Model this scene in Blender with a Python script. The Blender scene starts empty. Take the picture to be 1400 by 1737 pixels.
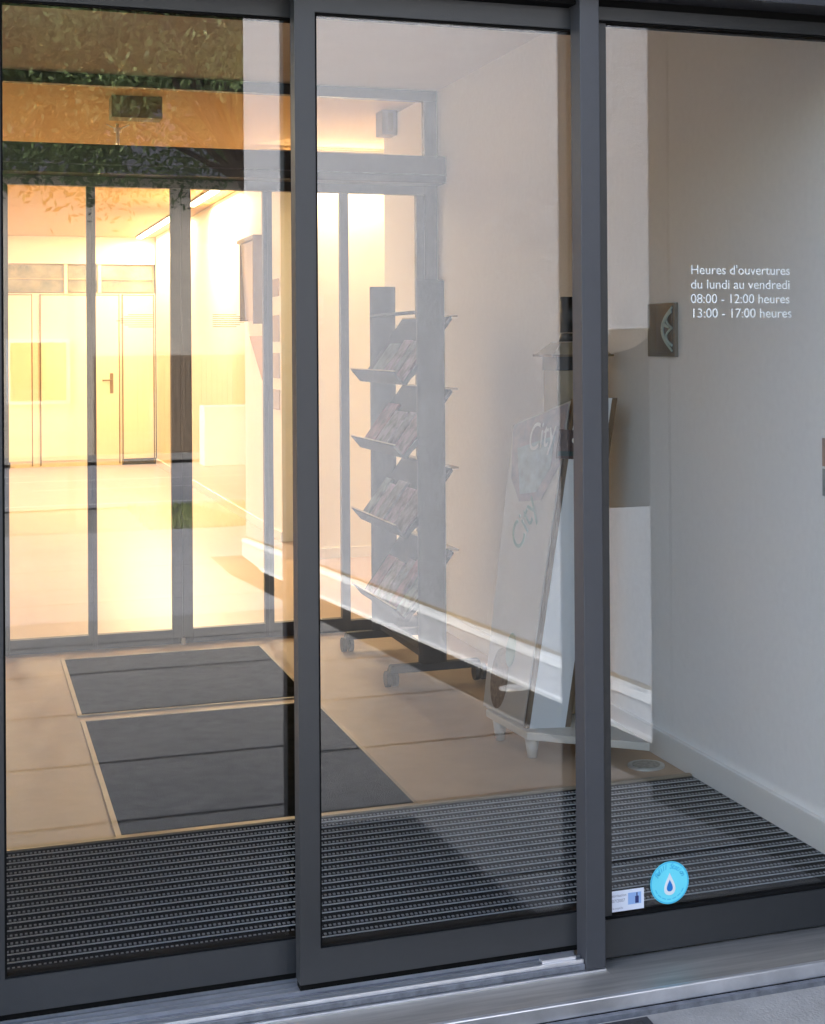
import bpy, math, random
from mathutils import Vector, Matrix
random.seed(7)
sc = bpy.context.scene
C = sc.collection
R = math.radians

# ------------------------------------------------------------------ camera
YAW, PITCH, ROLL = 0.3423, 0.0041, -0.0069
Fv = Vector((math.sin(YAW)*math.cos(PITCH), math.cos(YAW)*math.cos(PITCH), math.sin(PITCH)))
Rv = Vector((math.cos(YAW), -math.sin(YAW), 0)); Uv = Rv.cross(Fv)
R2 = Rv*math.cos(ROLL) + Uv*math.sin(ROLL); U2 = -Rv*math.sin(ROLL) + Uv*math.cos(ROLL)
cd = bpy.data.cameras.new('camera'); cam = bpy.data.objects.new('camera', cd); C.objects.link(cam)
cam.matrix_world = Matrix(((R2.x, U2.x, -Fv.x, 0), (R2.y, U2.y, -Fv.y, -3.644),
                           (R2.z, U2.z, -Fv.z, 1.55), (0, 0, 0, 1)))
cd.sensor_fit = 'HORIZONTAL'; cd.sensor_width = 36
cd.lens = 2602.3/1400*36
cd.shift_x = -(869.65-700)/1400
cd.shift_y = (570.3-868.5)/1400
cd.clip_start = 0.05; cd.clip_end = 1000
sc.camera = cam

# ------------------------------------------------------------------ light
w = bpy.data.worlds.new('World'); sc.world = w; w.use_nodes = True
nt = w.node_tree; bg = nt.nodes['Background']
sky = nt.nodes.new('ShaderNodeTexSky'); sky.sky_type = 'NISHITA'; sky.sun_disc = False
SUN = Vector((-0.70, 0.30, 0.57)).normalized()
sky.sun_elevation = math.asin(SUN.z); sky.sun_rotation = math.atan2(SUN.x, SUN.y)
sky.air_density = 1.0; sky.dust_density = 3.0; sky.ozone_density = 1.2
nt.links.new(sky.outputs[0], bg.inputs[0]); bg.inputs[1].default_value = 0.14
sd = bpy.data.lights.new('sun', 'SUN'); sd.energy = 1.5; sd.angle = R(36); sd.color = (1, .98, .965)
so = bpy.data.objects.new('sun', sd); C.objects.link(so)
so.rotation_euler = SUN.to_track_quat('Z', 'Y').to_euler(); so.location = (-8, 3, 12)
sc.view_settings.view_transform = 'Standard'; sc.view_settings.look = 'None'
sc.view_settings.exposure = 2.84; sc.view_settings.gamma = 1
sc.cycles.use_denoising = True
sc.cycles.max_bounces = 12; sc.cycles.transparent_max_bounces = 24
sc.cycles.diffuse_bounces = 6; sc.cycles.glossy_bounces = 6
sc.cycles.caustics_reflective = False; sc.cycles.caustics_refractive = False
sc.cycles.sample_clamp_indirect = 6

# ------------------------------------------------------------------ materials
def mat(name, col, rough=.6, metal=0, noise=0, nscale=8, bump=0, bscale=60, spec=.5, col2=None, stretch=(1, 1, 1), detail=6, aniso=0):
    m = bpy.data.materials.new(name); m.use_nodes = True
    t = m.node_tree; b = t.nodes['Principled BSDF']
    b.inputs['Base Color'].default_value = (*col, 1); b.inputs['Roughness'].default_value = rough
    b.inputs['Metallic'].default_value = metal; b.inputs['Specular IOR Level'].default_value = spec
    tc = t.nodes.new('ShaderNodeTexCoord'); mp = t.nodes.new('ShaderNodeMapping')
    mp.inputs['Scale'].default_value = stretch
    t.links.new(tc.outputs['Object'], mp.inputs[0])
    if noise or col2:
        n = t.nodes.new('ShaderNodeTexNoise'); n.inputs['Scale'].default_value = nscale
        n.inputs['Detail'].default_value = detail; n.inputs['Roughness'].default_value = .65
        t.links.new(mp.outputs[0], n.inputs[0])
        r = t.nodes.new('ShaderNodeValToRGB')
        r.color_ramp.elements[0].position = .3; r.color_ramp.elements[1].position = .7
        a = tuple(max(0, c*(1-noise)) for c in col); bb = col2 or tuple(min(1, c*(1+noise)) for c in col)
        r.color_ramp.elements[0].color = (*a, 1); r.color_ramp.elements[1].color = (*bb, 1)
        t.links.new(n.outputs[0], r.inputs[0]); t.links.new(r.outputs[0], b.inputs['Base Color'])
        mr = t.nodes.new('ShaderNodeMapRange'); mr.inputs[3].default_value = max(0.02, rough*.85); mr.inputs[4].default_value = min(1, rough*1.15)
        t.links.new(n.outputs[0], mr.inputs[0]); t.links.new(mr.outputs[0], b.inputs['Roughness'])
    if bump:
        n2 = t.nodes.new('ShaderNodeTexNoise'); n2.inputs['Scale'].default_value = bscale
        n2.inputs['Detail'].default_value = 4
        t.links.new(mp.outputs[0], n2.inputs[0])
        bp = t.nodes.new('ShaderNodeBump'); bp.inputs['Strength'].default_value = bump; bp.inputs['Distance'].default_value = .01
        t.links.new(n2.outputs[0], bp.inputs['Height']); t.links.new(bp.outputs[0], b.inputs['Normal'])
    return m

def glass(name, r0, tint, boost=1.0):
    """thin architectural pane: mirror reflection by angle over a slightly tinted clear body"""
    m = bpy.data.materials.new(name); m.use_nodes = True; t = m.node_tree; t.nodes.clear()
    out = t.nodes.new('ShaderNodeOutputMaterial'); mix = t.nodes.new('ShaderNodeMixShader')
    tr = t.nodes.new('ShaderNodeBsdfTransparent'); tr.inputs[0].default_value = (*tint, 1)
    gl = t.nodes.new('ShaderNodeBsdfGlossy'); gl.inputs['Roughness'].default_value = 0.0
    lw = t.nodes.new('ShaderNodeLayerWeight'); lw.inputs[0].default_value = .5
    pw = t.nodes.new('ShaderNodeMath'); pw.operation = 'POWER'; pw.inputs[1].default_value = 5
    ma = t.nodes.new('ShaderNodeMath'); ma.operation = 'MULTIPLY_ADD'; ma.inputs[1].default_value = 1-r0; ma.inputs[2].default_value = r0
    t.links.new(lw.outputs['Facing'], pw.inputs[0]); t.links.new(pw.outputs[0], ma.inputs[0])
    t.links.new(ma.outputs[0], mix.inputs[0]); t.links.new(tr.outputs[0], mix.inputs[1]); t.links.new(gl.outputs[0], mix.inputs[2])
    t.links.new(mix.outputs[0], out.inputs[0])
    return m

def emit(name, col, s):
    m = bpy.data.materials.new(name); m.use_nodes = True; t = m.node_tree; t.nodes.clear()
    out = t.nodes.new('ShaderNodeOutputMaterial'); e = t.nodes.new('ShaderNodeEmission')
    e.inputs[0].default_value = (*col, 1); e.inputs[1].default_value = s
    t.links.new(e.outputs[0], out.inputs[0]); return m

WARM = (1, .75, .47)
M = dict(
    frame=mat('anodised_dark_grey', (.022, .023, .0245), .42, .0, .06, 30, .04, 300, .5),
    post=mat('post_grey', (.036, .038, .044), .45, 0, .06, 30),
    frame_in=mat('inner_dark_grey', (.045, .047, .055), .5, 0, .05, 30),
    header=mat('header_dark_grey', (.035, .036, .04), .4, 0, .08, 10),
    gasket=mat('black_gasket', (.005, .005, .005), .9, spec=.1),
    steel=mat('brushed_steel', (.46, .44, .41), .42, .85, .22, 2.5, .05, 40, .5, stretch=(1, 18, 1)),
    alu=mat('aluminium', (.66, .67, .70), .36, .9, .12, 12, stretch=(1, 20, 1)),
    trackd=mat('track_grey', (.12, .125, .14), .6, .0, .45, 30, detail=12),
    glass_out=glass('front_glass', .088, (.965, .97, .97)),
    glass_in=glass('partition_glass', .025, (.97, .98, .97)),
    wallw=mat('white_plaster', (.86, .85, .82), .85, 0, .035, 40, .12, 220),
    skirting=mat('cream_skirting', (.78, .77, .72), .4),
    floor=mat('vestibule_floor', (.44, .305, .185), .55, 0, .10, 5, .05, 90),
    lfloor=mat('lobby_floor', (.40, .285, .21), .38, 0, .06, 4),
    mat_pile=mat('charcoal_mat', (.026, .026, .024), 1, 0, .35, 14, .8, 400, spec=0, detail=15),
    brass=mat('brass_edge', (.30, .24, .16), .5, .3),
    grate=mat('grating_black', (.006, .0065, .007), 1, 0, .3, 200, .6, 400, spec=0),
    grate_al=mat('grating_rail', (.46, .47, .47), .6, .0, spec=.2),
    grate_tooth=mat('grating_tooth', (.24, .245, .25), .7, 0, spec=.1),
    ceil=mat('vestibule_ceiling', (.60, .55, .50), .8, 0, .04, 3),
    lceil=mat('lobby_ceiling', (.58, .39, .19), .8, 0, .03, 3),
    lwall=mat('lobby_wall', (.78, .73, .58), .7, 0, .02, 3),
    cream=mat('cream_door', (.74, .66, .44), .5, 0, .02, 3),
    doorline=mat('door_gap', (.22, .15, .08), .7),
    darkbase=mat('dark_plinth', (.06, .06, .08), .6),
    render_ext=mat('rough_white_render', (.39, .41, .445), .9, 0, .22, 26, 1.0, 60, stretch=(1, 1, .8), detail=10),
    plinth=mat('stone_plinth', (.60, .62, .66), .5, 0, .05, 6, .15, 60),
    dirtline=mat('dirt_line', (.28, .23, .16), .9, 0, .3, 20),
    clad=mat('dark_cladding', (.045, .042, .036), .7, 0, .15, 3),
    pave=mat('paving', (.250, .242, .228), .75, 0, .16, 9, .3, 130, detail=12),
    pavefar=mat('paving_far_lit', (.36, .36, .37), .5, 0, .12, 4),  # lighter copy of paving, brighter daylight away from the facade put into the colour
    joint=mat('paving_joint', (.035, .035, .035), .9),
    soil=mat('dark_gravel', (.018, .016, .012), 1, 0, .8, 35, .9, 60),
    asphalt=mat('asphalt', (.30, .30, .32), .6, 0, .15, 20),
    white=mat('road_paint', (.78, .78, .76), .7, 0, .06, 10),
    grass=mat('grass', (.26, .30, .13), .95, 0, .4, 20, .9, 40),
    ground=mat('ground', (.26, .25, .23), .95, 0, .2, 3),
    leaf=mat('leaf', (.24, .30, .12), .6, 0, .6, 1.6),
    bark=mat('bark', (.08, .06, .045), .9, 0, .3, 10),
    house=mat('grey_render', (.66, .59, .50), .9, 0, .08, 2),
    woodgate=mat('brown_gate', (.30, .22, .15), .7, 0, .2, 8),
    roof=mat('slate_roof', (.06, .06, .065), .7),
    win=mat('window_dark', (.03, .035, .04), .1),
    rack=mat('rack_grey', (.022, .026, .036), .7, 0, .06, 60),
    rackin=mat('rack_tray', (.018, .020, .026), .9, spec=.1),
    lip=mat('rack_lip_edge', (.42, .34, .25), .5, 0),
    rubber=mat('caster_rubber', (.02, .021, .025), .5),
    board=mat('pale_board', (.72, .73, .72), .55, 0, .02, 5),
    boardside=mat('printed_side', (.5, .49, .45), .6, 0, .04, 7),
    wood=mat('brown_edge', (.13, .085, .045), .6, 0, .2, 14, stretch=(1, 1, .2)),
    palewood=mat('pale_wood', (.60, .56, .48), .55, 0, .06, 10),
    tan=mat('tan_post', (.30, .24, .15), .6, 0, .06, 10),
    black=mat('black_plastic', (.012, .012, .013), .4),
    banner=mat('blue_banner', (.30, .34, .42), .6, 0, .35, 22, col2=(.44, .36, .38)),
    bannerb=mat('teal_banner', (.34, .44, .48), .6, 0, .3, 22),
    green=mat('green_print', (.20, .34, .30), .6),
    txtw=mat('white_vinyl', (.80, .82, .82), .5),
    vinyl=mat('lettering_vinyl', (.64, .66, .63), .6),
    stick=mat('white_sticker', (.80, .82, .90), .5),
    cyan=mat('cyan_sticker', (.16, .76, .88), .5),
    cyanring=mat('cyan_ring', (.05, .50, .75), .5),
    blue=mat('blue_drop', (.0, .18, .55), .5),
    navy=mat('navy_print', (.02, .03, .14), .5),
    paleblue=mat('pale_blue_print', (.32, .48, .78), .5),
    greyprint=mat('grey_print', (.28, .28, .34), .6),
    silver=mat('silver', (.42, .60, .62), .4, .2, .1, 20),
    plex=mat('smoked_plate', (.13, .115, .09), .25),
    plexd=mat('dark_plate', (.02, .024, .026), .3),
    bronze=mat('dark_bronze_box', (.14, .10, .055), .55, 0, .1, 6),
    vent=mat('vent_grey', (.22, .18, .12), .6),
    chrome=mat('chrome', (.8, .8, .85), .35, .4),
    led=emit('led_strip', (1, .80, .45), 6),
    tube=emit('light_tube', (1, .92, .70), 1.3),
    doormat=mat('outdoor_mat', (.02, .02, .022), .95, 0, .6, 120, .8, 300),
    rim=mat('mat_rubber_rim', (.015, .014, .018), .6),
    grey_dev=mat('device_grey', (.25, .22, .20), .6),
    cardw=mat('white_wall_paint', (.75, .75, .74), .6, 0, .05, 5),
)

def leafmat():
    m = mat('leaf', (.18, .25, .10), .6, 0, .8, 1.9); t = m.node_tree
    b = t.nodes['Principled BSDF']; out = t.nodes['Material Output']
    tl = t.nodes.new('ShaderNodeBsdfTranslucent'); mx = t.nodes.new('ShaderNodeMixShader'); mx.inputs[0].default_value = .5
    src = b.inputs['Base Color'].links[0].from_socket
    t.links.new(src, tl.inputs[0]); t.links.new(b.outputs[0], mx.inputs[1]); t.links.new(tl.outputs[0], mx.inputs[2]); t.links.new(mx.outputs[0], out.inputs[0])
    return m
M['leaf'] = leafmat()
# ------------------------------------------------------------------ mesh helpers
class MB:
    def __init__(s): s.v = []; s.f = []
    def box(s, x0, x1, y0, y1, z0, z1):
        b = len(s.v)
        s.v += [(x, y, z) for z in (z0, z1) for y in (y0, y1) for x in (x0, x1)]
        s.f += [tuple(b+i for i in q) for q in ((0, 2, 3, 1), (4, 5, 7, 6), (0, 1, 5, 4), (1, 3, 7, 5), (3, 2, 6, 7), (2, 0, 4, 6))]
        return s
    def hexa(s, p):  # eight points: bottom ring of four, then top ring of four
        b = len(s.v); s.v += [tuple(q) for q in p]
        s.f += [tuple(b+i for i in q) for q in ((3, 2, 1, 0), (4, 5, 6, 7), (0, 1, 5, 4), (1, 2, 6, 5), (2, 3, 7, 6), (3, 0, 4, 7))]
        return s
    def prism(s, pts, d):  # polygon points (3D) extruded by vector d
        b = len(s.v); n = len(pts); d = Vector(d)
        s.v += [tuple(p) for p in pts] + [tuple(Vector(p)+d) for p in pts]
        s.f.append(tuple(range(b+n-1, b-1, -1))); s.f.append(tuple(range(b+n, b+2*n)))
        for i in range(n):
            j = (i+1) % n; s.f.append((b+i, b+j, b+n+j, b+n+i))
        return s
    def tube(s, a, c, r0, r1=None, n=14, sx=1.0):
        r1 = r0 if r1 is None else r1
        a = Vector(a); c = Vector(c); d = (c-a).normalized()
        u = d.orthogonal().normalized(); 
        if abs(d.z) > .99: u = Vector((1, 0, 0))
        w_ = d.cross(u)
        b = len(s.v)
        for P, r in ((a, r0), (c, r1)):
            for i in range(n):
                t = 2*math.pi*i/n; s.v.append(tuple(P+u*r*sx*math.cos(t)+w_*r*math.sin(t)))
        s.f.append(tuple(range(b+n-1, b-1, -1))); s.f.append(tuple(range(b+n, b+2*n)))
        for i in range(n):
            j = (i+1) % n; s.f.append((b+i, b+j, b+n+j, b+n+i))
        return s
    def quad(s, *p):
        b = len(s.v); s.v += [tuple(q) for q in p]; s.f.append(tuple(range(b, b+len(p)))); return s
    def build(s, name, m, parent=None, bevel=0, smooth=False, origin=None):
        if parent is None:
            if origin is None:
                xs = [v[0] for v in s.v]; ys = [v[1] for v in s.v]; zs = [v[2] for v in s.v]
                origin = ((min(xs)+max(xs))/2, (min(ys)+max(ys))/2, min(zs))
            o0 = Vector(origin)
        else:
            o0 = WO[parent]
        me = bpy.data.meshes.new(name); me.from_pydata([tuple(Vector(v)-o0) for v in s.v], [], s.f); me.update()
        me.materials.append(m if not isinstance(m, str) else M[m])
        o = bpy.data.objects.new(name, me); C.objects.link(o)
        if smooth:
            for p in me.polygons: p.use_smooth = len(p.vertices) == 4
        if parent is None: o.location = o0
        else: o.parent = parent
        WO[o] = o0
        if bevel:
            bm = o.modifiers.new('bevel', 'BEVEL'); bm.width = bevel; bm.segments = 2; bm.limit_method = 'ANGLE'; bm.angle_limit = R(40)
        return o
WO = {}
def B(*a): return MB().box(*a)
def empty(name, loc):
    o = bpy.data.objects.new(name, None); C.objects.link(o); o.location = loc; WO[o] = Vector(loc); o.empty_display_size = .1; return o
def tag(o, label=None, cat=None, group=None, kind=None):
    for k, v in (('label', label), ('category', cat), ('group', group), ('kind', kind)):
        if v: o[k] = v
    return o
def struct(o): o['kind'] = 'structure'; return o

def text_mesh(body, size, ax, ay, origin, m, name=None, parent=None, extrude=.0004, align='LEFT', width=None, shear=0, bold=0):
    """flat letters as a mesh; ax, ay: world directions of reading and up"""
    cu = bpy.data.curves.new('t', 'FONT'); cu.body = body; cu.size = size; cu.align_x = align
    cu.extrude = extrude; cu.shear = shear; cu.offset = bold
    to = bpy.data.objects.new('t', cu); C.objects.link(to)
    dg = bpy.context.evaluated_depsgraph_get(); me = bpy.data.meshes.new_from_object(to.evaluated_get(dg))
    bpy.data.objects.remove(to); 
    xs = [v.co.x for v in me.vertices]; sx = 1
    if width and xs: sx = width/(max(xs)-min(xs))
    ax = Vector(ax).normalized(); ay = Vector(ay).normalized(); az = ax.cross(ay)
    mb = MB(); o0 = Vector(origin)
    mb.v = [tuple(o0+ax*v.co.x*sx+ay*v.co.y+az*v.co.z) for v in me.vertices]
    mb.f = [tuple(p.vertices) for p in me.polygons]
    bpy.data.meshes.remove(me)
    if name: return mb.build(name, m, parent)
    return mb
def merge(*mbs):
    r = MB()
    for q in mbs:
        b = len(r.v); r.v += q.v; r.f += [tuple(i+b for i in f) for f in q.f]
    return r

W = 2.445; D = 4.457

# ================================================================== interior shell (setting)
struct(B(-.36, W, .10, D, -.06, 0).build('floor', 'floor'))
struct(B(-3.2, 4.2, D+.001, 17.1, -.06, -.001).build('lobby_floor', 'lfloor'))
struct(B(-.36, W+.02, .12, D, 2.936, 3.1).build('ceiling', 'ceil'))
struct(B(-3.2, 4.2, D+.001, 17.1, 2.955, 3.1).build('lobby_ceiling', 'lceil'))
# right wall of the vestibule running on behind the partition
wr = empty('wall_right', (W, 3, 0)); struct(wr)
B(W, W+.22, .055, 5.57, 0, 2.935).build('plaster', 'wallw', wr)
B(W-.020, W, .055, 5.57, 0, .10).build('skirting', 'skirting', wr, bevel=.003)
struct(B(-.56, -.36, .12, D, 0, 3.0).build('wall_left', 'wallw'))
# lobby walls
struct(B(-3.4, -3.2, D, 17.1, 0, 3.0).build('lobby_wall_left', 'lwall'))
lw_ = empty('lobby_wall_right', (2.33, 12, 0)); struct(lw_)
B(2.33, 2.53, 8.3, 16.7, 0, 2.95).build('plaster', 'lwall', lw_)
B(2.318, 2.33, 8.3, 16.7, 0, .075).build('skirting', 'skirting', lw_)
fw = empty('recess_wall', (3, 7.3, 0)); struct(fw)
B(2.30, 4.2, 7.25, 7.45, 0, 2.95).build('plaster', 'lwall', fw)
B(2.30, 4.2, 7.238, 7.25, 0, .075).build('skirting', 'skirting', fw)
struct(B(3.9, 4.1, 5.57, 7.25, 0, 2.95).build('recess_side_wall', 'lwall'))
struct(B(W+.22, 4.1, 5.42, 5.57, 0, 2.95).build('recess_return_wall', 'lwall'))
bw = empty('lobby_wall_back', (1, 16.8, 0)); struct(bw)
B(-3.2, 2.33, 16.8, 17.0, 0, 2.22).build('panelling', 'cream', bw)
B(-3.2, 2.33, 16.8, 17.0, 2.60, 2.95).build('bulkhead', 'lwall', bw)
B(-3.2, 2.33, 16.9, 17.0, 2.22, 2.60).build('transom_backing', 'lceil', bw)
B(-3.2, .52, 16.785, 16.80, 0, .075).build('dark_base', 'darkbase', bw)
B(1.90, 2.33, 16.785, 16.80, 0, .075).build('dark_base', 'darkbase', bw)
# clerestory lights over the panelling
cl = empty('clerestory_window', (0, 16.8, 2.22))
tag(cl, 'band of clerestory panes, reflections painted grey-green, above the cream doors at the far end of the lobby', 'window')
for i, (a, b) in enumerate(((-3.1, -1.6), (-1.55, .42), (.45, 1.18), (1.24, 1.60), (1.66, 2.30))):
    B(a, b, 16.84, 16.86, 2.24, 2.58).build('pane', mat('clerestory_reflection', (.20, .20, .13), .12, 0, .5, 4, col2=(.42, .36, .20)), cl)  # mottled grey-green colour stands in for reflections on the panes
B(-3.1, 2.3, 16.80, 16.83, 2.40, 2.41).build('glazing_bar', 'lceil', cl)
for x in (-1.575, .435, 1.21, 1.63):
    B(x-.02, x+.02, 16.79, 16.83, 2.22, 2.60).build('mullion', 'cream', cl)

# far doors
def far_door(x0, x1, label, handle_x):
    d = empty('cream_door', ((x0+x1)/2, 16.79, 0)); tag(d, label, 'door', 'cream doors in the far lobby wall')
    B(x0, x1, 16.775, 16.797, .08, 2.19).build('leaf', 'cream', d, bevel=.004)
    MB().box(x0-.016, x0-.002, 16.78, 16.799, .02, 2.21).box(x1+.002, x1+.016, 16.78, 16.799, .02, 2.21).box(x0-.016, x1+.016, 16.78, 16.799, 2.192, 2.206).build('frame', 'doorline', d)
    if handle_x:
        h = MB().box(handle_x-.022, handle_x+.022, 16.765, 16.775, .93, 1.19)
        h.box(handle_x-.12, handle_x+.01, 16.73, 16.745, 1.09, 1.11).box(handle_x-.01, handle_x+.01, 16.73, 16.766, 1.09, 1.11)
        h.build('handle', mat('handle_brown', (.20, .12, .05), .4), d, bevel=.003)
    return d
far_door(-.15, .78, 'leftmost cream door in the far wall, without a handle', None)
far_door(.90, 1.86, 'cream door with a dark lever handle in the far lobby wall', 1.77)
far_door(1.92, 2.30, 'narrow cream door beside the corner at the far right of the lobby', None)

# side door in the right lobby wall
d = empty('side_door', (2.32, 14.3, 0)); tag(d, 'pale flush door in the bright right-hand lobby wall', 'door')
B(2.305, 2.328, 13.6, 15.0, .02, 2.1).build('leaf', 'lwall', d)
MB().box(2.30, 2.33, 13.56, 13.60, 0, 2.14).box(2.30, 2.33, 15.0, 15.04, 0, 2.14).box(2.30, 2.33, 13.6, 15.0, 2.1, 2.14).build('frame', 'doorline', d)

# ---------------------------------------------------------------- lights of the lobby (lit in the photograph)
def led(name, x0, x1, y0, y1, z, label, power, group=None):
    e = empty(name, ((x0+x1)/2, (y0+y1)/2, z)); tag(e, label, 'ceiling light', group)
    B(x0-.01, x1+.01, y0-.01, y1+.01, z+.012, z+.03).build('housing', 'grey_dev', e)
    B(x0, x1, y0, y1, z, z+.011).build('diffuser', 'led', e)
    ld = bpy.data.lights.new('led', 'AREA'); ld.shape = 'RECTANGLE'; ld.size = x1-x0; ld.size_y = y1-y0
    ld.energy = power; ld.color = WARM
    lo = bpy.data.objects.new('led_glow', ld); C.objects.link(lo); lo.parent = e; lo.location = (0, 0, -.004)
    return e
LG = 'linear lights on the lobby ceiling'
led('linear_light', 2.08, 2.15, 10.2, 11.8, 2.925, 'linear light close to the right wall, nearer of the two by that wall', 26, LG)
led('linear_light', 2.08, 2.15, 13.2, 16.6, 2.925, 'long linear light close to the right wall, farther of the two by that wall', 27, LG)
led('linear_light', -.30, -.22, 5.6, 9.0, 2.925, 'linear light on the near left of the lobby ceiling', 11, LG)
led('linear_light', -.30, -.22, 11.0, 15.0, 2.925, 'linear light on the far left of the lobby ceiling', 12, LG)
led('cove_light', 1.97, 2.94, 7.16, 7.20, 2.90, 'glowing cove light running along the top of the recess wall', 11)
# ceiling things seen through the transom
B(.775, 1.055, 5.20, 5.36, 2.832, 2.954).build('ceiling_vent', 'vent')
tag(bpy.data.objects['ceiling_vent'], 'rectangular grey vent box under the orange lobby ceiling', 'vent')
for i in range(12):
    pass
s_ = empty('ceiling_sensor', (.91, 6.32, 2.95)); tag(s_, 'chrome rod with a small ball head hanging from the orange ceiling', 'sensor')
MB().tube((.91, 6.32, 2.95), (.91, 6.32, 2.70), .011).build('rod', 'chrome', s_, smooth=True)
b_ = MB().tube((.91, 6.32, 2.925), (.91, 6.32, 2.895), .024, .024); b_.tube((.91, 6.32, 2.91), (.84, 6.32, 2.945), .004).tube((.91, 6.32, 2.91), (.98, 6.32, 2.945), .004)
b_.build('bracket', 'chrome', s_)
tag(B(.80, .90, 6.6, 6.75, 2.76, 2.82).build('smoke_alarm', 'vent', bevel=.01), 'small tan box beside the chrome ceiling rod', 'alarm')
sp = empty('wall_speaker', (W-.04, 5.3, 2.81)); tag(sp, 'small grey speaker high on the wall behind the transom', 'speaker')
B(W-.095, W-.001, 5.25, 5.40, 2.80, 2.95).build('case', 'grey_dev', sp, bevel=.005)
B(W-.06, W-.03, 5.235, 5.249, 2.82, 2.93).build('grille', 'vent', sp)

# frames and leaflets on the right lobby wall
sf = empty('wall_screen', (2.32, 9.3, 1.75)); tag(sf, 'dark-edged screen tilted on the bright lobby wall', 'screen')
MB().hexa([(2.31, 9.05, 1.75), (2.31, 9.8, 1.75), (2.328, 9.8, 1.75), (2.328, 9.05, 1.75), (2.27, 9.05, 2.42), (2.27, 9.8, 2.42), (2.328, 9.8, 2.42), (2.328, 9.05, 2.42)]).build('panel', mat('screen_face', (.45, .36, .25), .4), sf)
MB().box(2.24, 2.329, 9.03, 9.05, 1.72, 2.46).box(2.24, 2.329, 9.05, 9.85, 2.425, 2.46).box(2.26, 2.329, 9.8, 9.82, 1.75, 2.42).build('bezel', mat('bezel_brown', (.16, .11, .06), .5), sf)
tag(MB().prism([(2.322, 9.0, 1.62), (2.322, 9.7, 1.62), (2.322, 9.1, 1.25)], (.006, 0, 0)).build('pennant', mat('pennant_tan', (.45, .28, .14), .7)), 'tan triangular pennant under the tilted lobby screen', 'pennant')
lf = mat('leaflet_print', (.34, .25, .15), .6)
for i, (z0, z1, nm) in enumerate(((1.93, 2.07, 'topmost'), (1.57, 1.78, 'second from the top'), (1.28, 1.48, 'second from the bottom'), (1.03, 1.19, 'lowest'))):
    tag(B(2.322, 2.328, 8.36, 8.62, z0, z1).build('leaflet', lf), f'brown leaflet on the lobby wall by the corner, {nm} of the four', 'leaflet', 'leaflets in a column on the lobby wall')

# ================================================================== inner glass partition
gp = empty('glass_partition', (1.05, D, 0)); tag(gp, 'dark-framed inner glass partition with transom across the back of the vestibule', 'partition')
fr = MB()
fr.box(-.36, W-.001, D-.03, D+.03, 2.877, 2.935)
fr.box(2.372, W-.001, D-.029, D+.029, 0.0, 2.876)
fr.box(-.36, 2.371, D-.028, D+.06, 2.545, 2.575)
fr.build('frame', 'frame_in', gp, bevel=.002)
B(-.36, 2.371, D-.004, D+.004, 2.576, 2.876).build('transom_pane', 'glass_in', gp)
hd = B(-.36, W-.002, D-.20, D-.031, 2.41, 2.555).build('operator_casing', 'frame_in', gp, bevel=.003)
B(-.36, 2.371, D-.0305, D+.03, 2.362, 2.544).build('lintel', 'frame_in', gp)
B(-.36, 2.44, D-.215, D-.202, 2.45, 2.456).build('casing_seam', 'trackd', gp)
# fixed side lights
def sidelight(x0, x1, name='side_light'):
    f = MB().box(x0, x0+.045, D-.02, D+.025, 0, 2.36).box(x1-.045, x1, D-.02, D+.025, 0, 2.36)
    f.box(x0+.045, x1-.045, D-.02, D+.025, 0, .06)
    e = f.build(name, 'frame_in', gp, bevel=.002)
    B(x0+.045, x1-.045, D-.003, D+.003, .06, 2.36).build('pane', 'glass_in', e)
sidelight(-.358, .155); sidelight(1.9, 2.371)
MB().box(.155, .198, D-.021, D+.024, 0, 2.36).build('mullion', 'frame_in', gp)
# sliding leaves of the partition: two left, two right of the centre line
def inner_leaf(x0, x1, sl, sr, label, arrow=None):
    e = empty('inner_sliding_door', ((x0+x1)/2, D, 0)); tag(e, label, 'glass door', 'glass leaves of the inner partition')
    MB().box(x0, x0+sl, D-.024, D+.02, .001, 2.36).box(x1-sr, x1, D-.024, D+.02, .001, 2.36).box(x0+sl, x1-sr, D-.024, D+.02, .001, .075).build('frame', 'frame_in', e, bevel=.002)
    B(x0+sl, x1-sr, D-.006, D, .075, 2.36).build('pane', 'glass_in', e)
    if arrow:
        a = MB(); cx = arrow[0]; wd = arrow[1]; s = arrow[2]
        for k in range(7):
            zz = 1.642+k*.0105; off = abs(k-3)*.020
            xa = cx; xb = cx+s*(wd-off)
            a.box(min(xa, xb), max(xa, xb), D-.0085, D-.0065, zz, zz+.0035)
        a.build('arrow_marking', mat('arrow_film', (.05, .035, .02), .6), e)
    return e
inner_leaf(.199, .602, .001, .022, 'inner glass leaf at the far left beside the mullion')
inner_leaf(.6025, 1.0525, .022, .052, 'inner sliding leaf left of the centre with a striped left arrow', (.913, .186, -1))
inner_leaf(1.0535, 1.5055, .052, .023, 'inner sliding leaf right of the centre with a striped right arrow', (1.216, .186, 1))
inner_leaf(1.506, 1.8995, .024, .001, 'inner glass leaf seen through the middle stile of the front doors')
tag(MB().tube((1.052, D-.05, 0), (1.052, D-.05, .035), .014, .010).build('floor_stop', 'palewood'), 'small pale stop on the floor where the inner doors meet', 'door stop')

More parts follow.
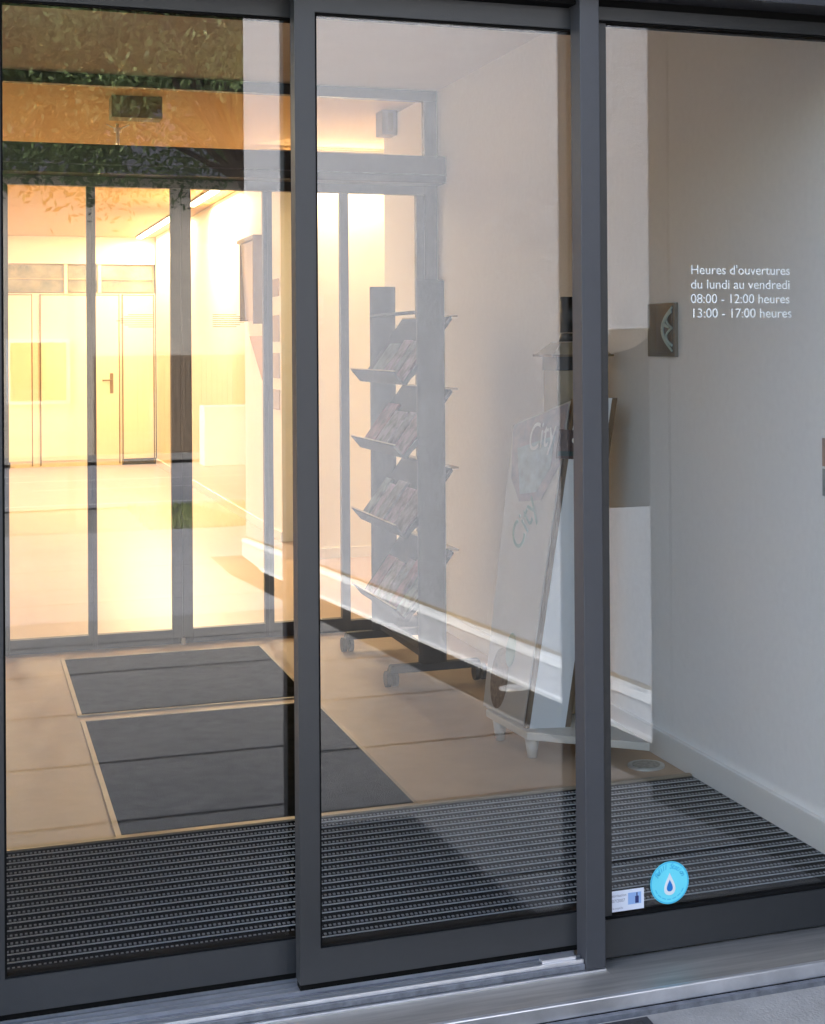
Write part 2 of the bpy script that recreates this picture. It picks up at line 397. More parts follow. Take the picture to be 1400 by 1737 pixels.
# ================================================================== floor mats in the vestibule
def well_mat(x0, x1, y0, y1, label):
    e = empty('floor_mat', ((x0+x1)/2, (y0+y1)/2, 0)); tag(e, label, 'floor mat', 'charcoal mats set into the vestibule floor')
    B(x0, x1, y0, y1, .001, .006).build('pile', 'mat_pile', e)
    MB().box(x0-.018, x0, y0-.012, y1+.012, .001, .008).box(x1, x1+.012, y0-.012, y1+.012, .001, .008).box(x0, x1, y0-.012, y0, .001, .008).box(x0, x1, y1, y1+.012, .001, .008).build('edging', 'brass', e)
well_mat(.453, 1.408, 1.325, 2.885, 'larger charcoal mat nearer the front doors, next to the grating')
well_mat(.448, 1.405, 3.005, 4.20, 'smaller charcoal mat in front of the inner glass doors')

# entrance grating
g = empty('entrance_grating', (1.05, .7, 0)); tag(g, 'ribbed black and aluminium entrance grating just inside the front doors', 'grating')
B(-.36, W-.013, .10, 1.288, .001, .004).build('brush_base', 'grate', g)
rails = MB(); teeth = MB(); tooth2 = MB()
pitch = .0555; y = .125
while y < 1.27:
    rails.box(-.355, W-.022, y, y+.003, .004, .0065)
    x = -.35
    while x < W-.02:
        teeth.box(x, x+.0065, y+.016, y+.025, .004, .0068); x += .0125
    y += pitch
rails.build('rails', 'grate_al', g)
teeth.build('scraper_teeth', 'grate_tooth', g)
B(-.36, W-.013, 1.289, 1.312, .001, .010).build('edge_trim', 'brass', g)

# ================================================================== front doors (facade plane y = 0)
def leaf(x0, x1, xs0, xs1, yf, th, zb, zg0, zg1, zt, label, nm='sliding_door', gy=.012):
    e = empty(nm, ((x0+x1)/2, yf+th/2, zb)); tag(e, label, 'glass door', 'glass panels of the front entrance')
    MB().box(x0, xs0, yf, yf+th, zb, zt).box(xs1, x1, yf, yf+th, zb, zt).box(xs0, xs1, yf, yf+th, zb, zg0).box(xs0, xs1, yf, yf+th, zg1, zt).build('frame', 'frame', e)
    g_ = .005
    MB().box(xs0, xs0+g_, yf+.004, yf+th+.001, zg0, zg1).box(xs1-g_, xs1, yf+.004, yf+th+.001, zg0, zg1).box(xs0+g_, xs1-g_, yf+.004, yf+th+.001, zg0, zg0+g_).box(xs0+g_, xs1-g_, yf+.004, yf+th+.001, zg1-g_, zg1).build('gasket', 'gasket', e)
    B(xs0+g_, xs1-g_, yf+gy, yf+gy+.006, zg0+g_, zg1-g_).build('pane', 'glass_out', e)
    if zb > 0: B(x0+.002, x1-.002, yf+.009, yf+th-.004, -.0055, zb-.0003).build('brush_seal', 'gasket', e)
    return e
leafA = leaf(.018, .80, .077, .767, .080, .045, .011, .0925, 2.352, 2.405, 'left front sliding door, partly behind the middle one')
leafB = leaf(.747, 1.56, .797, 1.505, .000, .050, .011, .0925, 2.352, 2.405, 'middle front sliding door, the one standing forward')
side = leaf(1.514, 2.62, 1.519, 2.56, -.012, .060, -.030, .067, 2.378, 2.412, 'fixed right-hand front glass panel carrying the opening hours', 'fixed_panel', gy=.020)
po = empty('door_post', (1.487, 0, 0)); tag(po, 'slim dark grey upright post between the sliding doors and the fixed panel', 'post')
B(1.461, 1.5135, -.066, -.0005, -.030, 2.47).build('post_profile', 'post', po, bevel=.0015)
# far-left jamb
B(-.10, .017, .05, .14, 0, 2.41).build('door_jamb', 'frame'); tag(bpy.data.objects['door_jamb'], 'dark jamb at the extreme left edge of the front doors', 'jamb')
hdr = empty('door_header', (1.0, 0, 2.41)); tag(hdr, 'dark grey header box running above the front doors', 'door header')
B(-.6, 2.70, -.115, .13, 2.432, 2.62).build('casing', 'header', hdr, bevel=.002)
MB().box(-.6, 1.4605, -.04, .12, 2.407, 2.4315).box(1.514, 2.62, -.012, .12, 2.4125, 2.4315).build('shadow_gap', 'gasket', hdr)

# sill and tracks
sl = empty('door_threshold', (1.2, -.1, -.06)); tag(sl, 'brushed steel threshold with sliding tracks below the front doors', 'threshold')
MB().box(-.8, 1.514, -.205, -.07, -.055, -.036).box(1.514, 3.0, -.205, .09, -.055, -.0355).build('steel_plate', 'steel', sl)
B(-.8, 3.0, -.222, -.206, -.070, -.033).build('front_lip', 'alu', sl, bevel=.003)
B(-.8, 1.5135, -.069, .099, -.06, -.0315).build('track_bed', 'alu', sl)
tr = MB()
B(-.8, 1.46, -.060, .0985, -.031, -.016).build('track_box', 'trackd', sl, bevel=.002)
for yy in (-.052, -.030, .012, .035, .062, .088):
    tr.box(-.8, 1.459, yy, yy+.008, -.0158, -.006)
tr.build('track_ribs', 'alu', sl)
B(1.35, 1.44, -.045, -.02, -.0055, .002).build('guide_block', 'alu', sl)

# lettering on the fixed panel
gy = .0065
lines = ["Heures d'ouvertures", 'du lundi au vendredi', '08:00 - 12:00 heures', '13:00 - 17:00 heures']
parts = [text_mesh(l, .0350, (1, 0, 0), (0, 0, 1), (1.800, gy, 1.7275-.0383*i), None, width=.2945, extrude=.0003) for i, l in enumerate(lines)]
tx = merge(*parts).build('opening_hours_lettering', 'vinyl'); tag(tx, 'white vinyl opening hours lettering on the right-hand glass panel', 'lettering')
# round refill sticker
cx, cz, rr = 1.727, .134, .0555
st = empty('round_sticker', (cx, gy, cz-rr)); tag(st, 'round cyan Refill Station sticker with a water drop on the glass', 'sticker')
def disc(cx, cz, r, y0, y1, n=56, r_in=None):
    m_ = MB()
    if r_in is None: return m_.prism([(cx+r*math.cos(2*math.pi*i/n), y0, cz+r*math.sin(2*math.pi*i/n)) for i in range(n)], (0, y1-y0, 0))
    for i in range(n):
        a = 2*math.pi*i/n; b = 2*math.pi*(i+1)/n
        m_.quad((cx+r*math.cos(a), y0, cz+r*math.sin(a)), (cx+r*math.cos(b), y0, cz+r*math.sin(b)), (cx+r_in*math.cos(b), y0, cz+r_in*math.sin(b)), (cx+r_in*math.cos(a), y0, cz+r_in*math.sin(a)))
    return m_
disc(cx, cz, rr, gy+.0004, gy+.0012).build('disc', 'cyan', st)
disc(cx, cz, rr*.985, gy, gy, r_in=rr*.93).build('rim', 'cyanring', st)
arcm = MB()
n = 28
for i in range(n):
    a = R(200)+R(140)*i/n; b = R(200)+R(140)*(i+1)/n
    for ra in (rr*.80,):
        q = [(cx+ra*math.cos(a), gy, cz+ra*math.sin(a)), (cx+ra*math.cos(b), gy, cz+ra*math.sin(b)), (cx+(ra-.0022)*math.cos(b), gy, cz+(ra-.0022)*math.sin(b)), (cx+(ra-.0022)*math.cos(a), gy, cz+(ra-.0022)*math.sin(a))]
        if i % 4 != 3: arcm.quad(*q)
arcm.build('lower_arc', 'cyanring', st)
def drop(cx, cz, s, y):
    pts = []
    for i in range(40):
        t_ = 2*math.pi*i/40
        pts.append((cx+s*math.sin(t_)*math.sin(t_/2)**1.6, y, cz+s*1.25*math.cos(t_)))
    return MB().prism(pts, (0, .0003, 0))
drop(cx, cz-.003, .0235, gy-.0004).build('drop_outline', 'txtw', st)
drop(cx, cz-.007, .0125, gy-.0008).build('drop', 'blue', st)
word = 'Refill Station'; wm = []
for i, ch in enumerate(word):
    if ch == ' ': continue
    ang = R(90)+R(62)-R(124)*i/(len(word)-1)
    rad = rr*.66
    ax = Vector((math.sin(ang), 0, -math.cos(ang))); ay = Vector((math.cos(ang), 0, math.sin(ang)))
    wm.append(text_mesh(ch, .0185, ax, ay, Vector((cx, gy-.0002, cz))+ay*rad-ax*.004, None, bold=.0003, shear=.3, extrude=.0001))
merge(*wm).build('script_lettering', 'cyanring', st)
# rectangular sticker
rs = empty('rectangular_sticker', (1.601, gy, .075)); tag(rs, 'small white Autorisation sticker at the lower left corner of the glass', 'sticker')
B(1.5475, 1.653, gy+.0002, gy+.0010, .0775, .131).build('card', 'stick', rs)
B(1.608, 1.645, gy-.0002, gy+.0001, .092, .122).build('picture', 'paleblue', rs)
MB().box(1.628, 1.638, gy-.0006, gy-.0003, .094, .112).box(1.6315, 1.6345, gy-.0006, gy-.0003, .112, .121).build('bottle_mark', 'navy', rs)
merge(text_mesh('Autorisation', .0105, (1, 0, 0), (0, 0, 1), (1.553, gy, .1155), None, width=.050, extrude=.0001),
      text_mesh('107/2007', .0115, (1, 0, 0), (0, 0, 1), (1.557, gy, .1015), None, width=.040, extrude=.0001),
      text_mesh('www.cnpd.lu', .0075, (1, 0, 0), (0, 0, 1), (1.553, gy, .084), None, width=.040, extrude=.0001)).build('lettering', 'greyprint', rs)

# ================================================================== brochure rack
rk = empty('brochure_rack', (2.0, 3.5, 0)); tag(rk, 'grey two-post brochure rack on casters with four sloping trays', 'display rack')
FY, BY = 3.07, 3.92; PX = 1.995
for yy, zb in ((FY, .10), (BY, .10)):
    m_ = MB(); n = 28; b = 0
    ring = [(PX+.066*math.copysign(abs(math.cos(2*math.pi*i/n))**.8, math.cos(2*math.pi*i/n)), yy+.036*math.copysign(abs(math.sin(2*math.pi*i/n))**.9, math.sin(2*math.pi*i/n)), zb) for i in range(n)]
    m_.prism(ring, (0, 0, 1.837-zb)); m_.build('post', 'rack', rk, smooth=True)
    bb = MB().hexa([(PX-.21, yy-.03, .062), (PX+.23, yy-.03, .062), (PX+.23, yy+.03, .062), (PX-.21, yy+.03, .062), (PX-.20, yy-.022, .098), (PX+.22, yy-.022, .098), (PX+.22, yy+.022, .098), (PX-.20, yy+.022, .098)])
    bb.build('foot_bar', 'rack', rk, bevel=.006)
    for xx in (PX-.195, PX+.225):
        cst = MB()
        for s in (-.017, .017):
            cst.tube((xx+s-.011, yy, .036), (xx+s+.011, yy, .036), .036, n=20)
        w_ = cst.build('caster', 'rubber', rk, smooth=False)
        MB().box(xx-.006, xx+.006, yy-.014, yy+.014, .036, .07).build('fork', 'rack', w_)
B(PX-.03, PX+.03, FY+.036, BY-.036, .105, .135).build('base_rail', 'rack', rk)
MB().tube((1.93, FY+.02, 1.69), (1.93, BY-.02, 1.69), .009).build('top_rod', 'rackin', rk, smooth=True)
levels = [1.364, 1.030, .669, .292]
papers = [(.62, .48, .34), (.42, .44, .38), (.66, .58, .42), (.34, .38, .44), (.58, .38, .26), (.46, .48, .34), (.70, .66, .58), (.54, .26, .20), (.48, .42, .34)]
for k, z0 in enumerate(levels):
    y0, y1 = FY-.005, BY-.03
    xb, zb_ = 1.868, z0; dz = .31
    # sloping back sheet from the trough up to the rear edge
    pr = [(xb, y0, zb_), (xb+.012, y0, zb_-.004), (2.098, y0, zb_+dz-.015), (2.090, y0, zb_+dz)]
    ty = MB().prism(pr, (0, y1-y0, 0)).build('tray', 'rackin', rk)
    lipz = MB().prism([(xb, y0, zb_-.002), (xb+.008, y0, zb_-.004), (1.824, y0, zb_+.058), (1.819, y0, zb_+.056)], (0, y1-y0, 0)).build('lip', 'rackin', ty)
    MB().box(1.818, 1.8255, y0, y1, zb_+.0585, zb_+.0635).build('lip_trim', 'lip', ty)
    MB().prism([(xb-.002, y0-.004, zb_-.006), (2.04, y0-.004, zb_+.155), (2.04, y0-.004, zb_+.235), (xb-.004, y0-.004, zb_+.010), (1.822, y0-.004, zb_+.058), (1.815, y0-.004, zb_+.05)], (0, .0035, 0)).build('end_plate', 'rack', ty)
    MB().box(2.088, 2.125, y0, y1, zb_+dz-.005, zb_+dz+.003).build('rear_edge', 'lip', ty)
    # brochures leaning on the tray: separate things
    yy = y0+.03; j = 0
    up = Vector((2.094-xb, 0, dz)).normalized(); nrm = Vector((-up.z, 0, up.x))
    while yy < y1-.12:
        wd = random.choice((.10, .15, .21)); wd = min(wd, y1-.02-yy)
        h = random.uniform(.20, .27); th = random.uniform(.006, .018)
        p0 = Vector((xb, yy, zb_))+nrm*.003+up*.012
        sk = random.uniform(-.008, .008)
        q = [p0, p0+Vector((0, wd, 0)), p0+up*h+Vector((0, wd+sk, 0)), p0+up*h+Vector((0, sk, 0))]
        pc = papers[(k*4+j) % len(papers)]
        stack = MB().prism(q, nrm*th)
        o = stack.build('brochure_stack', mat('paper_cover', tuple(c*.22 for c in pc), .8, 0, .5, 11, spec=.1, col2=tuple(min(.7, c*.62) for c in (pc[0], pc[2], pc[1]))), None)
        tier = ('top', 'second', 'third', 'lowest')[k]
        pos = ('nearest', 'second from the near end', 'third from the near end', 'fourth from the near end', 'fifth from the near end', 'sixth from the near end', 'seventh from the near end')[j]
        tag(o, f'brochures on the {tier} tray of the rack, {pos}', 'brochures', 'brochures on the rack trays')
        yy += wd+random.uniform(.008, .03); j += 1

# ================================================================== wooden display unit by the right wall
ds = empty('display_unit', (2.15, 1.8, 0)); tag(ds, 'leaning pale display board with printed City side, standing on a low wooden platform', 'display')
# platform
A_, B_, C_, D_ = (1.925, 2.10), (1.952, 1.705), (2.335, 1.452), (2.340, 2.10)
MB().hexa([(*A_, .075), (*B_, .075), (*C_, .060), (*D_, .075), (*A_, .104), (*B_, .104), (*C_, .089), (*D_, .104)]).build('platform', 'palewood', ds, bevel=.003)
for fx, fy in ((1.955, 2.02), (1.985, 1.74), (2.27, 2.02)):
    MB().tube((fx, fy, 0.0), (fx, fy, .074), .017, .028, n=18).build('foot', 'palewood', ds, smooth=True)
# tapered body: front face leans to the right, printed side face to the left
bl, br, tl, trr = Vector((1.964, 1.75, .105)), Vector((2.144, 1.75, .095)), Vector((2.165, 1.75, 1.335)), Vector((2.347, 1.75, 1.335))
bfl, tfl = Vector((1.920, 2.12, .105)), Vector((2.076, 2.18, 1.224))
bfr, tfr = Vector((2.12, 2.12, .105)), Vector((2.34, 2.18, 1.30))
MB().hexa([bl+Vector((.012, .012, 0)), br+Vector((-.004, .012, 0)), bfr, bfl+Vector((.012, 0, 0)), tl+Vector((.012, .012, 0)), trr+Vector((-.004, .012, 0)), tfr, tfl+Vector((.012, 0, 0))]).build('body', 'boardside', ds)
MB().prism([bl+Vector((.016, 0, 0)), br-Vector((.022, 0, 0)), trr-Vector((.022, 0, 0)), tl+Vector((.016, 0, 0))], (0, .010, 0)).build('front_panel', 'board', ds)
MB().prism([bl, bl+Vector((.015, 0, 0)), tl+Vector((.015, 0, 0)), tl], (0, .020, 0)).build('left_edge', 'wood', ds)
MB().prism([br-Vector((.021, 0, 0)), br, trr, trr-Vector((.021, 0, 0))], (0, .020, 0)).build('right_edge', 'wood', ds)
# side print
def onside(u, v):   # u 0 far..1 near, v 0 bottom..1 top
    a = bfl.lerp(bl, u); b = tfl.lerp(tl, u); return a.lerp(b, v)
sn = (bl-bfl).cross(tfl-bfl).normalized()
if sn.x > 0: sn = -sn
MB().prism([onside(0.02, 0.01)+sn*.002, onside(.96, .01)+sn*.002, onside(.96, .99)+sn*.002, onside(.02, .99)+sn*.002], tuple(sn*.003)).build('side_sheet', 'boardside', ds)
axs = (onside(1, .8)-onside(0, .8)).normalized(); ays = (onside(.5, 1)-onside(.5, 0)).normalized()
def sideprint(poly, m, nm, k): MB().prism([onside(u, v)+sn*(.0055+.0012*k) for u, v in poly], tuple(sn*.001)).build(nm, m, ds)
sideprint([(.03, .99), (.95, .99), (.95, .80), (.70, .70), (.30, .71), (.10, .80)], 'banner', 'banner_print', 0)
sideprint([(.16, .90), (.80, .90), (.80, .80), (.60, .73), (.30, .735)], 'bannerb', 'banner_patch', 1)
text_mesh('City', .155, axs, ays, onside(.36, .875)+sn*.0095, 'txtw', 'banner_lettering', ds, width=.20, extrude=.0005)
rot = axs*math.cos(R(58))+ays*math.sin(R(58)); rup = -axs*math.sin(R(58))+ays*math.cos(R(58))
text_mesh('City', .16, rot, rup, onside(.42, .53)+sn*.0085, 'green', 'green_lettering', ds, width=.22, extrude=.0005, shear=.25)
sideprint([(.32+.19*math.cos(2*math.pi*i/24), .12+.10*math.sin(2*math.pi*i/24)) for i in range(24)], mat('brown_oval', (.20, .155, .12), .6, 0, .5, 60), 'brown_oval', 0)
sideprint([(.50+.10*math.cos(2*math.pi*i/20), .22+.055*math.sin(2*math.pi*i/20)) for i in range(20)], 'green', 'green_leaf', 1)
# front banner across the upper part
MB().prism([(2.105, 1.742, 1.222), (2.30, 1.742, 1.205), (2.285, 1.742, 1.100), (2.09, 1.742, 1.112)], (0, .005, 0)).build('front_banner', mat('maroon_banner', (.07, .035, .035), .6, 0, .5, 30, col2=(.11, .07, .06)), ds)
MB().prism([(2.10, 1.7415, 1.140), (2.285, 1.7415, 1.130), (2.280, 1.7415, 1.115), (2.095, 1.7415, 1.122)], (0, .0005, 0)).build('banner_stripe', mat('teal_stripe', (.02, .05, .05), .6), ds)
disc(2.165, 1.178, .011, 1.741, 1.741, 20, r_in=.005).build('banner_mark', 'txtw', ds)

# little roofed post with black bottle, standing behind
ps = empty('roofed_post', (2.26, 1.95, 0)); tag(ps, 'tan post with a dark collar and a small roof cap behind the display board', 'post')
B(2.158, 2.352, 1.90, 2.05, .105, 1.44).build('shaft', 'tan', ps, bevel=.003)
B(2.156, 2.354, 1.898, 2.052, 1.44, 1.498).build('collar', 'black', ps)
MB().hexa([(2.130, 1.87, 1.499), (2.380, 1.87, 1.499), (2.380, 2.08, 1.499), (2.130, 2.08, 1.499), (2.185, 1.93, 1.55), (2.325, 1.93, 1.55), (2.325, 2.03, 1.55), (2.185, 2.03, 1.55)]).build('roof_cap', 'tan', ps)
MB().box(2.126, 2.384, 1.866, 2.084, 1.494, 1.502).build('eaves', 'wood', ps)
bt = empty('pump_bottle', (2.25, 1.98, 1.551)); tag(bt, 'black bottle standing on the little roof of the tan post', 'bottle')
MB().tube((2.25, 1.98, 1.552), (2.25, 1.98, 1.585), .050, .040, n=24).build('neck', 'black', bt, smooth=True)
MB().tube((2.25, 1.98, 1.588), (2.25, 1.98, 1.728), .043, .043, n=24).build('body', 'black', bt, smooth=True)

# reflection of an outside plaque with silver ornament, modelled on the right wall
pl = empty('plaque_reflection', (W-.01, 1.53, 1.494)); tag(pl, 'reflection of an outside plaque with a silver scrolled crescent, modelled on the right wall', 'plaque')
B(W-.016, W-.001, 1.414, 1.650, 1.494, 1.692).build('plate', 'plex', pl, bevel=.002)
B(W-.0185, W-.0165, 1.430, 1.565, 1.508, 1.682).build('inset', 'plexd', pl)
orn = MB()
def ribbon(pts, wdt):
    for (a, b, wa), (c, d_, wc) in zip(pts[:-1], pts[1:]):
        dx, dz_ = c-a, d_-b; L = math.hypot(dx, dz_); nx, nz = -dz_/L, dx/L
        orn.prism([(W-.020, a+nx*wa, b+nz*wa), (W-.020, c+nx*wc, d_+nz*wc), (W-.020, c-nx*wc, d_-nz*wc), (W-.020, a-nx*wa, b-nz*wa)], (-.004, 0, 0))
ribbon([(1.425+.083*math.sin(math.pi*i/16), 1.675-.16*i/16, .003+.006*math.sin(math.pi*i/16)) for i in range(17)], 0)
ribbon([(1.428+.045*math.sin(math.pi*i/10), 1.66-.060*i/10, .0035) for i in range(11)], 0)
ribbon([(1.425+.050*math.sin(math.pi*i/10), 1.60-.065*i/10, .004) for i in range(11)], 0)
ribbon([(1.50-.05*i/6, 1.615-.015*i/6, .008-.001*i) for i in range(7)], 0)
orn.build('silver_crescent', 'silver', pl)
# poster at the right edge
pt = empty('wall_poster', (W-.004, .3, 1.08)); tag(pt, 'small pinned picture sheet at the right edge of the bright wall', 'poster')
B(W-.004, W-.001, .10, .425, 1.070, 1.262).build('sheet', 'txtw', pt)
B(W-.006, W-.0042, .11, .416, 1.170, 1.255).build('upper_picture', mat('sunset_print', (.30, .27, .30), .5, 0, .3, 10, col2=(.60, .35, .25)), pt)
B(W-.006, W-.0042, .11, .416, 1.080, 1.162).build('lower_picture', mat('grey_picture', (.25, .27, .27), .5, 0, .4, 10), pt)

# ================================================================== building outside
bd = empty('office_building', (0, 1, 0)); tag(bd, 'dark entrance building holding the glass front doors', 'building')
B(-9, -.101, .06, .35, -.2, 8).build('facade_left', 'clad', bd)
B(-9, 2.70, .135, .35, 2.62, 8).build('facade_upper', 'clad', bd)
B(-9, 4.2, .36, 17.3, 3.101, 3.3).build('roof', 'clad', bd)
B(W+.222, 4.2, .06, 5.41, -.2, 3.1).build('right_block', 'clad', bd)
B(-9, 4.2, 17.01, 17.3, -.2, 3.1).build('rear_wall', 'clad', bd)
rv = B(W+.005, 2.95, -1.62, -.02, -.3, 6).build('reveal_wall', 'clad', bd)
B(W+.0, 2.951, -1.65, -1.48, -.3, 3.0).build('reveal_corner', 'clad', bd)

# neighbouring white rendered building, seen mirrored in the glass
nb = empty('white_building', (6, -8, -.5)); tag(nb, 'white rough-rendered building mirrored in the front glass, with a pale stone plinth', 'building')
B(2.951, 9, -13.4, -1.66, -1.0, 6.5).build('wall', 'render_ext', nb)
npl = MB(); ncap = MB(); ndirt = MB(); nfoot = MB()
def zt_(y_): return -.10-.0535*(-y_-2.77)+.03     # plinth top follows the falling street
def zg_(y_): return -.097-.06*(-y_)
ya, yb = -1.7, -13.4
npl.hexa([(2.905, yb, zg_(yb)-.1), (2.95, yb, zg_(yb)-.1), (2.95, ya, zg_(ya)-.1), (2.905, ya, zg_(ya)-.1), (2.905, yb, zt_(yb)-.02), (2.95, yb, zt_(yb)-.02), (2.95, ya, zt_(ya)-.02), (2.905, ya, zt_(ya)-.02)]).build('plinth', 'plinth', nb)
ncap.hexa([(2.89, yb, zt_(yb)-.019), (2.95, yb, zt_(yb)-.019), (2.95, ya, zt_(ya)-.019), (2.89, ya, zt_(ya)-.019), (2.91, yb, zt_(yb)+.012), (2.95, yb, zt_(yb)+.02), (2.95, ya, zt_(ya)+.02), (2.91, ya, zt_(ya)+.012)]).build('plinth_cap', 'txtw', nb)
ndirt.hexa([(2.945, yb, zt_(yb)+.021), (2.951, yb, zt_(yb)+.021), (2.951, ya, zt_(ya)+.021), (2.945, ya, zt_(ya)+.021), (2.945, yb, zt_(yb)+.04), (2.951, yb, zt_(yb)+.04), (2.951, ya, zt_(ya)+.04), (2.945, ya, zt_(ya)+.04)]).build('stained_joint', 'dirtline', nb)
nfoot.hexa([(2.885, yb, zg_(yb)-.1), (2.905, yb, zg_(yb)-.1), (2.905, ya, zg_(ya)-.1), (2.885, ya, zg_(ya)-.1), (2.885, yb, zg_(yb)+.02), (2.905, yb, zg_(yb)+.025), (2.905, ya, zg_(ya)+.025), (2.885, ya, zg_(ya)+.02)]).build('foot_course', 'txtw', nb)

# wall-mounted dark box with a curved hood
lb = empty('wall_box', (2.7, -2.5, .83)); tag(lb, 'dark bronze wall box with a curved hood mirrored beside the plaque', 'wall box')
prof = [(2.95, .86), (2.48, .86), (2.48, 1.50)]
for i in range(1, 9):
    a = math.pi/2*i/8; prof.append((2.48+.22*math.sin(a)+0*i, 1.50+.105*(1-math.cos(a))))
prof.append((2.95, 1.615))
MB().prism([(x, -2.62, z) for x, z in prof], (0, .42, 0)).build('case', 'bronze', lb)
B(2.52, 2.93, -2.205, -2.195, .90, 1.44).build('door', 'bronze', lb)

# ---------------------------------------------------------------- ground outside
def zg(y_):
    d_ = min(12, max(0, -y_)); return -.066-.0725*min(d_, 2.5)-.06*max(0, d_-2.5)
def sheet(name, x0, x1, ya, yb, dz, m, kind='structure', ns=1):
    ys = sorted({ya, yb, *[q for q in (-12.0, -2.5) if ya < q < yb]})
    mb = MB()
    for a, b in zip(ys[:-1], ys[1:]):
        mb.quad((x0, a, zg(a)+dz), (x1, a, zg(a)+dz), (x1, b, zg(b)+dz), (x0, b, zg(b)+dz))
    o = mb.build(name, m); o['kind'] = kind; return o
sheet('ground', -300, 300, -300, -.2405, -.03, 'ground')
sheet('pavement', -8, 2.55, -8.6, -.2405, 0, 'pave')
sheet('forecourt_lit', -8, 2.55, -16.2, -8.601, 0, 'pavefar')  # paving continues here, lightened for the stronger light farther out
sheet('planting_strip', 2.551, 2.9, -13.4, -1.66, .004, 'soil', 'stuff')
sheet('forecourt', 2.551, 12, -16.2, -13.4, 0, 'pavefar')
sheet('asphalt_road', -60, 60, -27.5, -19.3, -.005, 'asphalt')
sheet('far_pavement', -60, 60, -29.5, -27.52, .06, 'pave')
jm = MB()
for y_ in (-.9, -2.0, -3.12, -4.41, -5.83, -7.2, -8.6, -10.0, -11.4, -12.9, -14.5):
    jm.quad((-8, y_-.009, zg(y_-.009)+.004), (2.545, y_-.009, zg(y_-.009)+.004), (2.545, y_+.009, zg(y_+.009)+.004), (-8, y_+.009, zg(y_+.009)+.004))
struct(jm.build('paving_joints', 'joint'))
# steel gutter in front of the threshold
struct(MB().box(-.8, 3.0, -.2405, -.2225, -.13, -.071).build('gutter_channel', 'trackd'))
lm = MB()
for (xa, xb, y_, wd) in ((-30, 30, -19.75, .12), (-6, 30, -24.0, .12), (-30, 1.2, -25.2, .10), (1.0, 30, -22.3, .08)):
    lm.quad((xa, y_-wd, zg(y_)+.001), (xb, y_-wd, zg(y_)+.001), (xb, y_, zg(y_)+.001), (xa, y_, zg(y_)+.001))
struct(lm.build('road_markings', 'white'))
# grass verge between forecourt and road
gm = MB(); rnd = random.Random(3)
for i in range(9000):
    x = rnd.uniform(2.2, 7.5); y_ = rnd.uniform(-19.2, -16.25)
    if x < 2.9 and rnd.random() < .5: continue
    h = rnd.uniform(.03, .10); a = rnd.uniform(0, 6.28); dx, dy = .012*math.cos(a), .012*math.sin(a)
    gm.quad((x-dx, y_-dy, zg(y_)-.03), (x+dx, y_+dy, zg(y_)-.03), (x+rnd.uniform(-.03, .03), y_+rnd.uniform(-.03, .03), zg(y_)+h))
o = gm.build('grass', 'grass'); tag(o, 'grass verge beside the road, mirrored in the doors', 'grass', kind='stuff')

# round flush fittings: one in the vestibule floor, one in the strip outside (seen mirrored)
for i, (nm, x, y_, z, rr_, lab) in enumerate((('floor_fitting', 2.330, 1.474, 0, .070, 'round flush metal floor fitting beside the right wall, just behind the grating'), ('ground_spotlight', 2.815, -4.25, zg(-4.25)+.005, .082, 'round flush ground spotlight mirrored behind the display unit foot'))):
    e = empty(nm, (x, y_, z)); tag(e, lab, 'floor fitting' if i == 0 else 'ground light')
    MB().tube((x, y_, z-.03), (x, y_, z+.007), rr_, rr_*.96, n=40).build('rim_ring', mat('spot_steel', (.62, .61, .56) if i == 0 else (.9, .9, .86), .4, .7), e)
    MB().tube((x, y_, z+.0071), (x, y_, z+.009), rr_*.74, n=40).build('lens', mat('spot_lens', (.30, .29, .24) if i == 0 else (.7, .7, .62), .3, .5, .6, 90), e)

# outdoor door mat
dm = empty('outdoor_mat', (1.1, -.6, -.13)); tag(dm, 'dark textured door mat on the paving at the bottom edge', 'door mat')
def sl_box(x0, x1, y0, y1, a, b): 
    return MB().hexa([(x0, y0, zg(y0)+a), (x1, y0, zg(y0)+a), (x1, y1, zg(y1)+a), (x0, y1, zg(y1)+a), (x0, y0, zg(y0)+b), (x1, y0, zg(y0)+b), (x1, y1, zg(y1)+b), (x0, y1, zg(y1)+b)])
sl_box(-.90, 1.535, -1.75, -.268, .004, .014).build('rim', 'rim', dm, bevel=.003)
sl_box(-.875, 1.51, -1.725, -.291, .0145, .018).build('pile', 'doormat', dm)

# ---------------------------------------------------------------- across the road
hs = empty('grey_house', (6, -32, -.9)); tag(hs, 'grey rendered house across the road, mirrored in the doors', 'house')
B(-6, 14, -38, -30.5, -.9, 5.2).build('wall', 'house', hs)
MB().prism([(-6.4, -30.0, 5.2), (-6.4, -38.5, 5.2), (-6.4, -34.2, 8.0)], (20.8, 0, 0)).build('roof', 'roof', hs)
gt = MB()
for i in range(30):
    x = 2.6+i*.115; gt.box(x, x+.105, -30.49, -30.44, -.8, 1.32)
gt.build('garage_door', 'woodgate', hs)
for x in (-4.5, -1.8, .8):
    wn = B(x, x+1.3, -30.49, -30.42, .3, 1.7).build('window', 'txtw', hs)
    B(x+.08, x+1.22, -30.415, -30.40, .38, 1.62).build('pane', 'win', wn)
tag(B(4.35, 6.2, -26.9, -26.3, -.82, .35).build('low_white_wall', 'cardw', bevel=.02), 'low white wall at the far side of the road, mirrored by the inner door stile', 'wall')

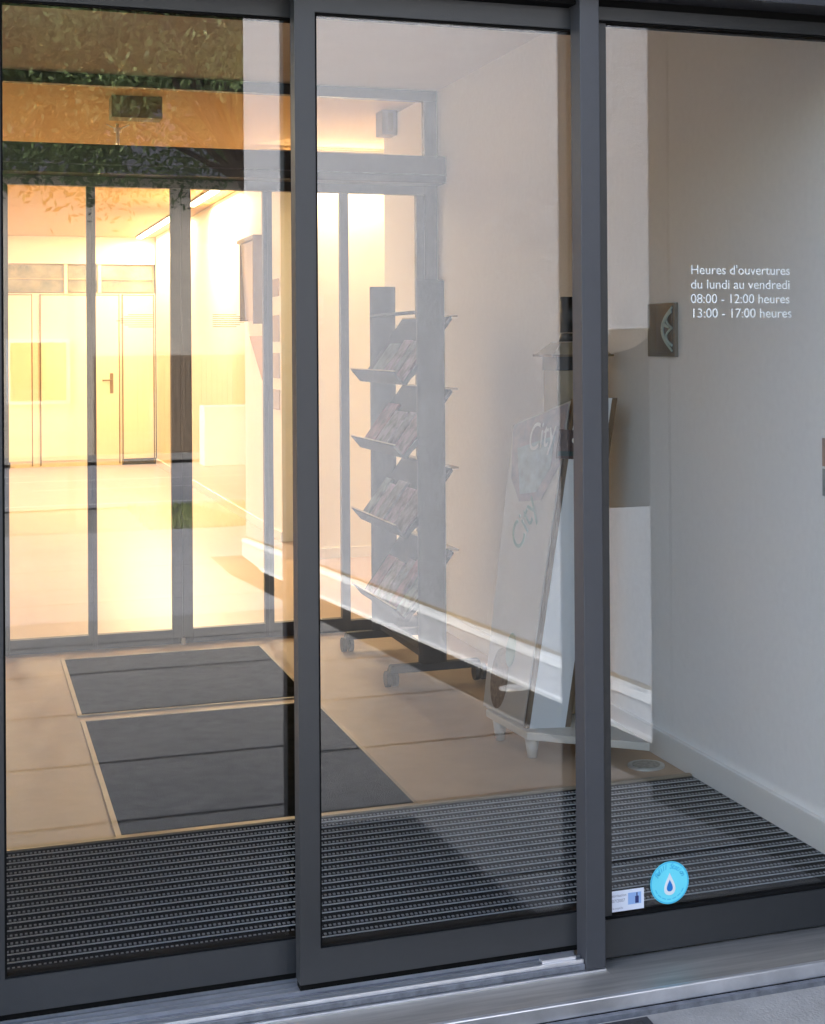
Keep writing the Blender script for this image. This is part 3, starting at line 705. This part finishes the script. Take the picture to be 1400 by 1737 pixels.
# tree whose crown overhangs the forecourt
def tree(name, bx, by, bz, ctr, rad, nleaf, label, lsz=.10, seed=1):
    rn = random.Random(seed)
    e = empty(name, (bx, by, bz)); tag(e, label, 'tree', 'trees mirrored in the glass')
    tk = MB(); p = Vector((bx, by, bz)); top = Vector(ctr)
    mid = p.lerp(top, .55)+Vector((.15, .1, 0))
    tk.tube(p, mid, .20, .14).tube(mid, top, .14, .05)
    tips = []
    for i in range(16):
        d = Vector((rn.uniform(-1, 1), rn.uniform(-1, 1), rn.uniform(-.45, .9)))
        q = top+Vector((d.x*rad[0]*.75, d.y*rad[1]*.75, d.z*rad[2]*.75)); s0 = mid.lerp(top, rn.uniform(.1, .9))
        tk.tube(s0, q, .05, .012, n=7); tips.append(q)
        for j in range(3):
            q2 = q+Vector((rn.uniform(-.7, .7), rn.uniform(-.7, .7), rn.uniform(-.6, .4))); tk.tube(s0.lerp(q, .7), q2, .018, .006, n=5); tips.append(q2)
    tk.build('trunk', 'bark', e)
    cr = MB(); clumps = list(tips)
    for i in range(110):
        while True:
            d = Vector((rn.uniform(-1, 1), rn.uniform(-1, 1), rn.uniform(-1, 1)))
            if d.length < 1: break
        clumps.append(top+Vector((d.x*rad[0], d.y*rad[1], d.z*rad[2])))
    for i in range(nleaf):
        c0 = rn.choice(clumps)
        c = c0+Vector((rn.gauss(0, .36), rn.gauss(0, .36), rn.gauss(0, .24)))
        a = Vector((rn.gauss(0, 1), rn.gauss(0, 1), rn.gauss(0, .8))).normalized(); b = a.orthogonal().normalized()
        l = lsz*rn.uniform(.6, 1.3)
        cr.quad(c-a*l, c-b*l*.42, c+a*l, c+b*l*.42)
    cr.build('crown', 'leaf', e)
tree('broadleaf_tree', 5.6, -16.9, -.82, (2.4, -17.2, 6.15), (3.4, 2.2, 2.7), 42000, 'broadleaf tree whose crown is mirrored across the top of the left front door', .055, seed=4)
tree('broadleaf_tree', -3.2, -17.6, -.82, (-.2, -17.8, 6.5), (3.0, 2.4, 3.0), 26000, 'second broadleaf tree, mirrored at the extreme top left of the doors', .075, seed=9)
tree('broadleaf_tree', 9.5, -18.3, -.82, (5.6, -18.6, 7.0), (3.6, 2.4, 3.0), 16000, 'third broadleaf tree standing behind the white rendered building', .13, seed=12)
tree('broadleaf_tree', 7.4, -22.6, -.82, (3.0, -22.5, 8.2), (5.0, 1.8, 3.6), 42000, 'tall fourth broadleaf tree closing the mirrored street behind the others', .10, seed=21)
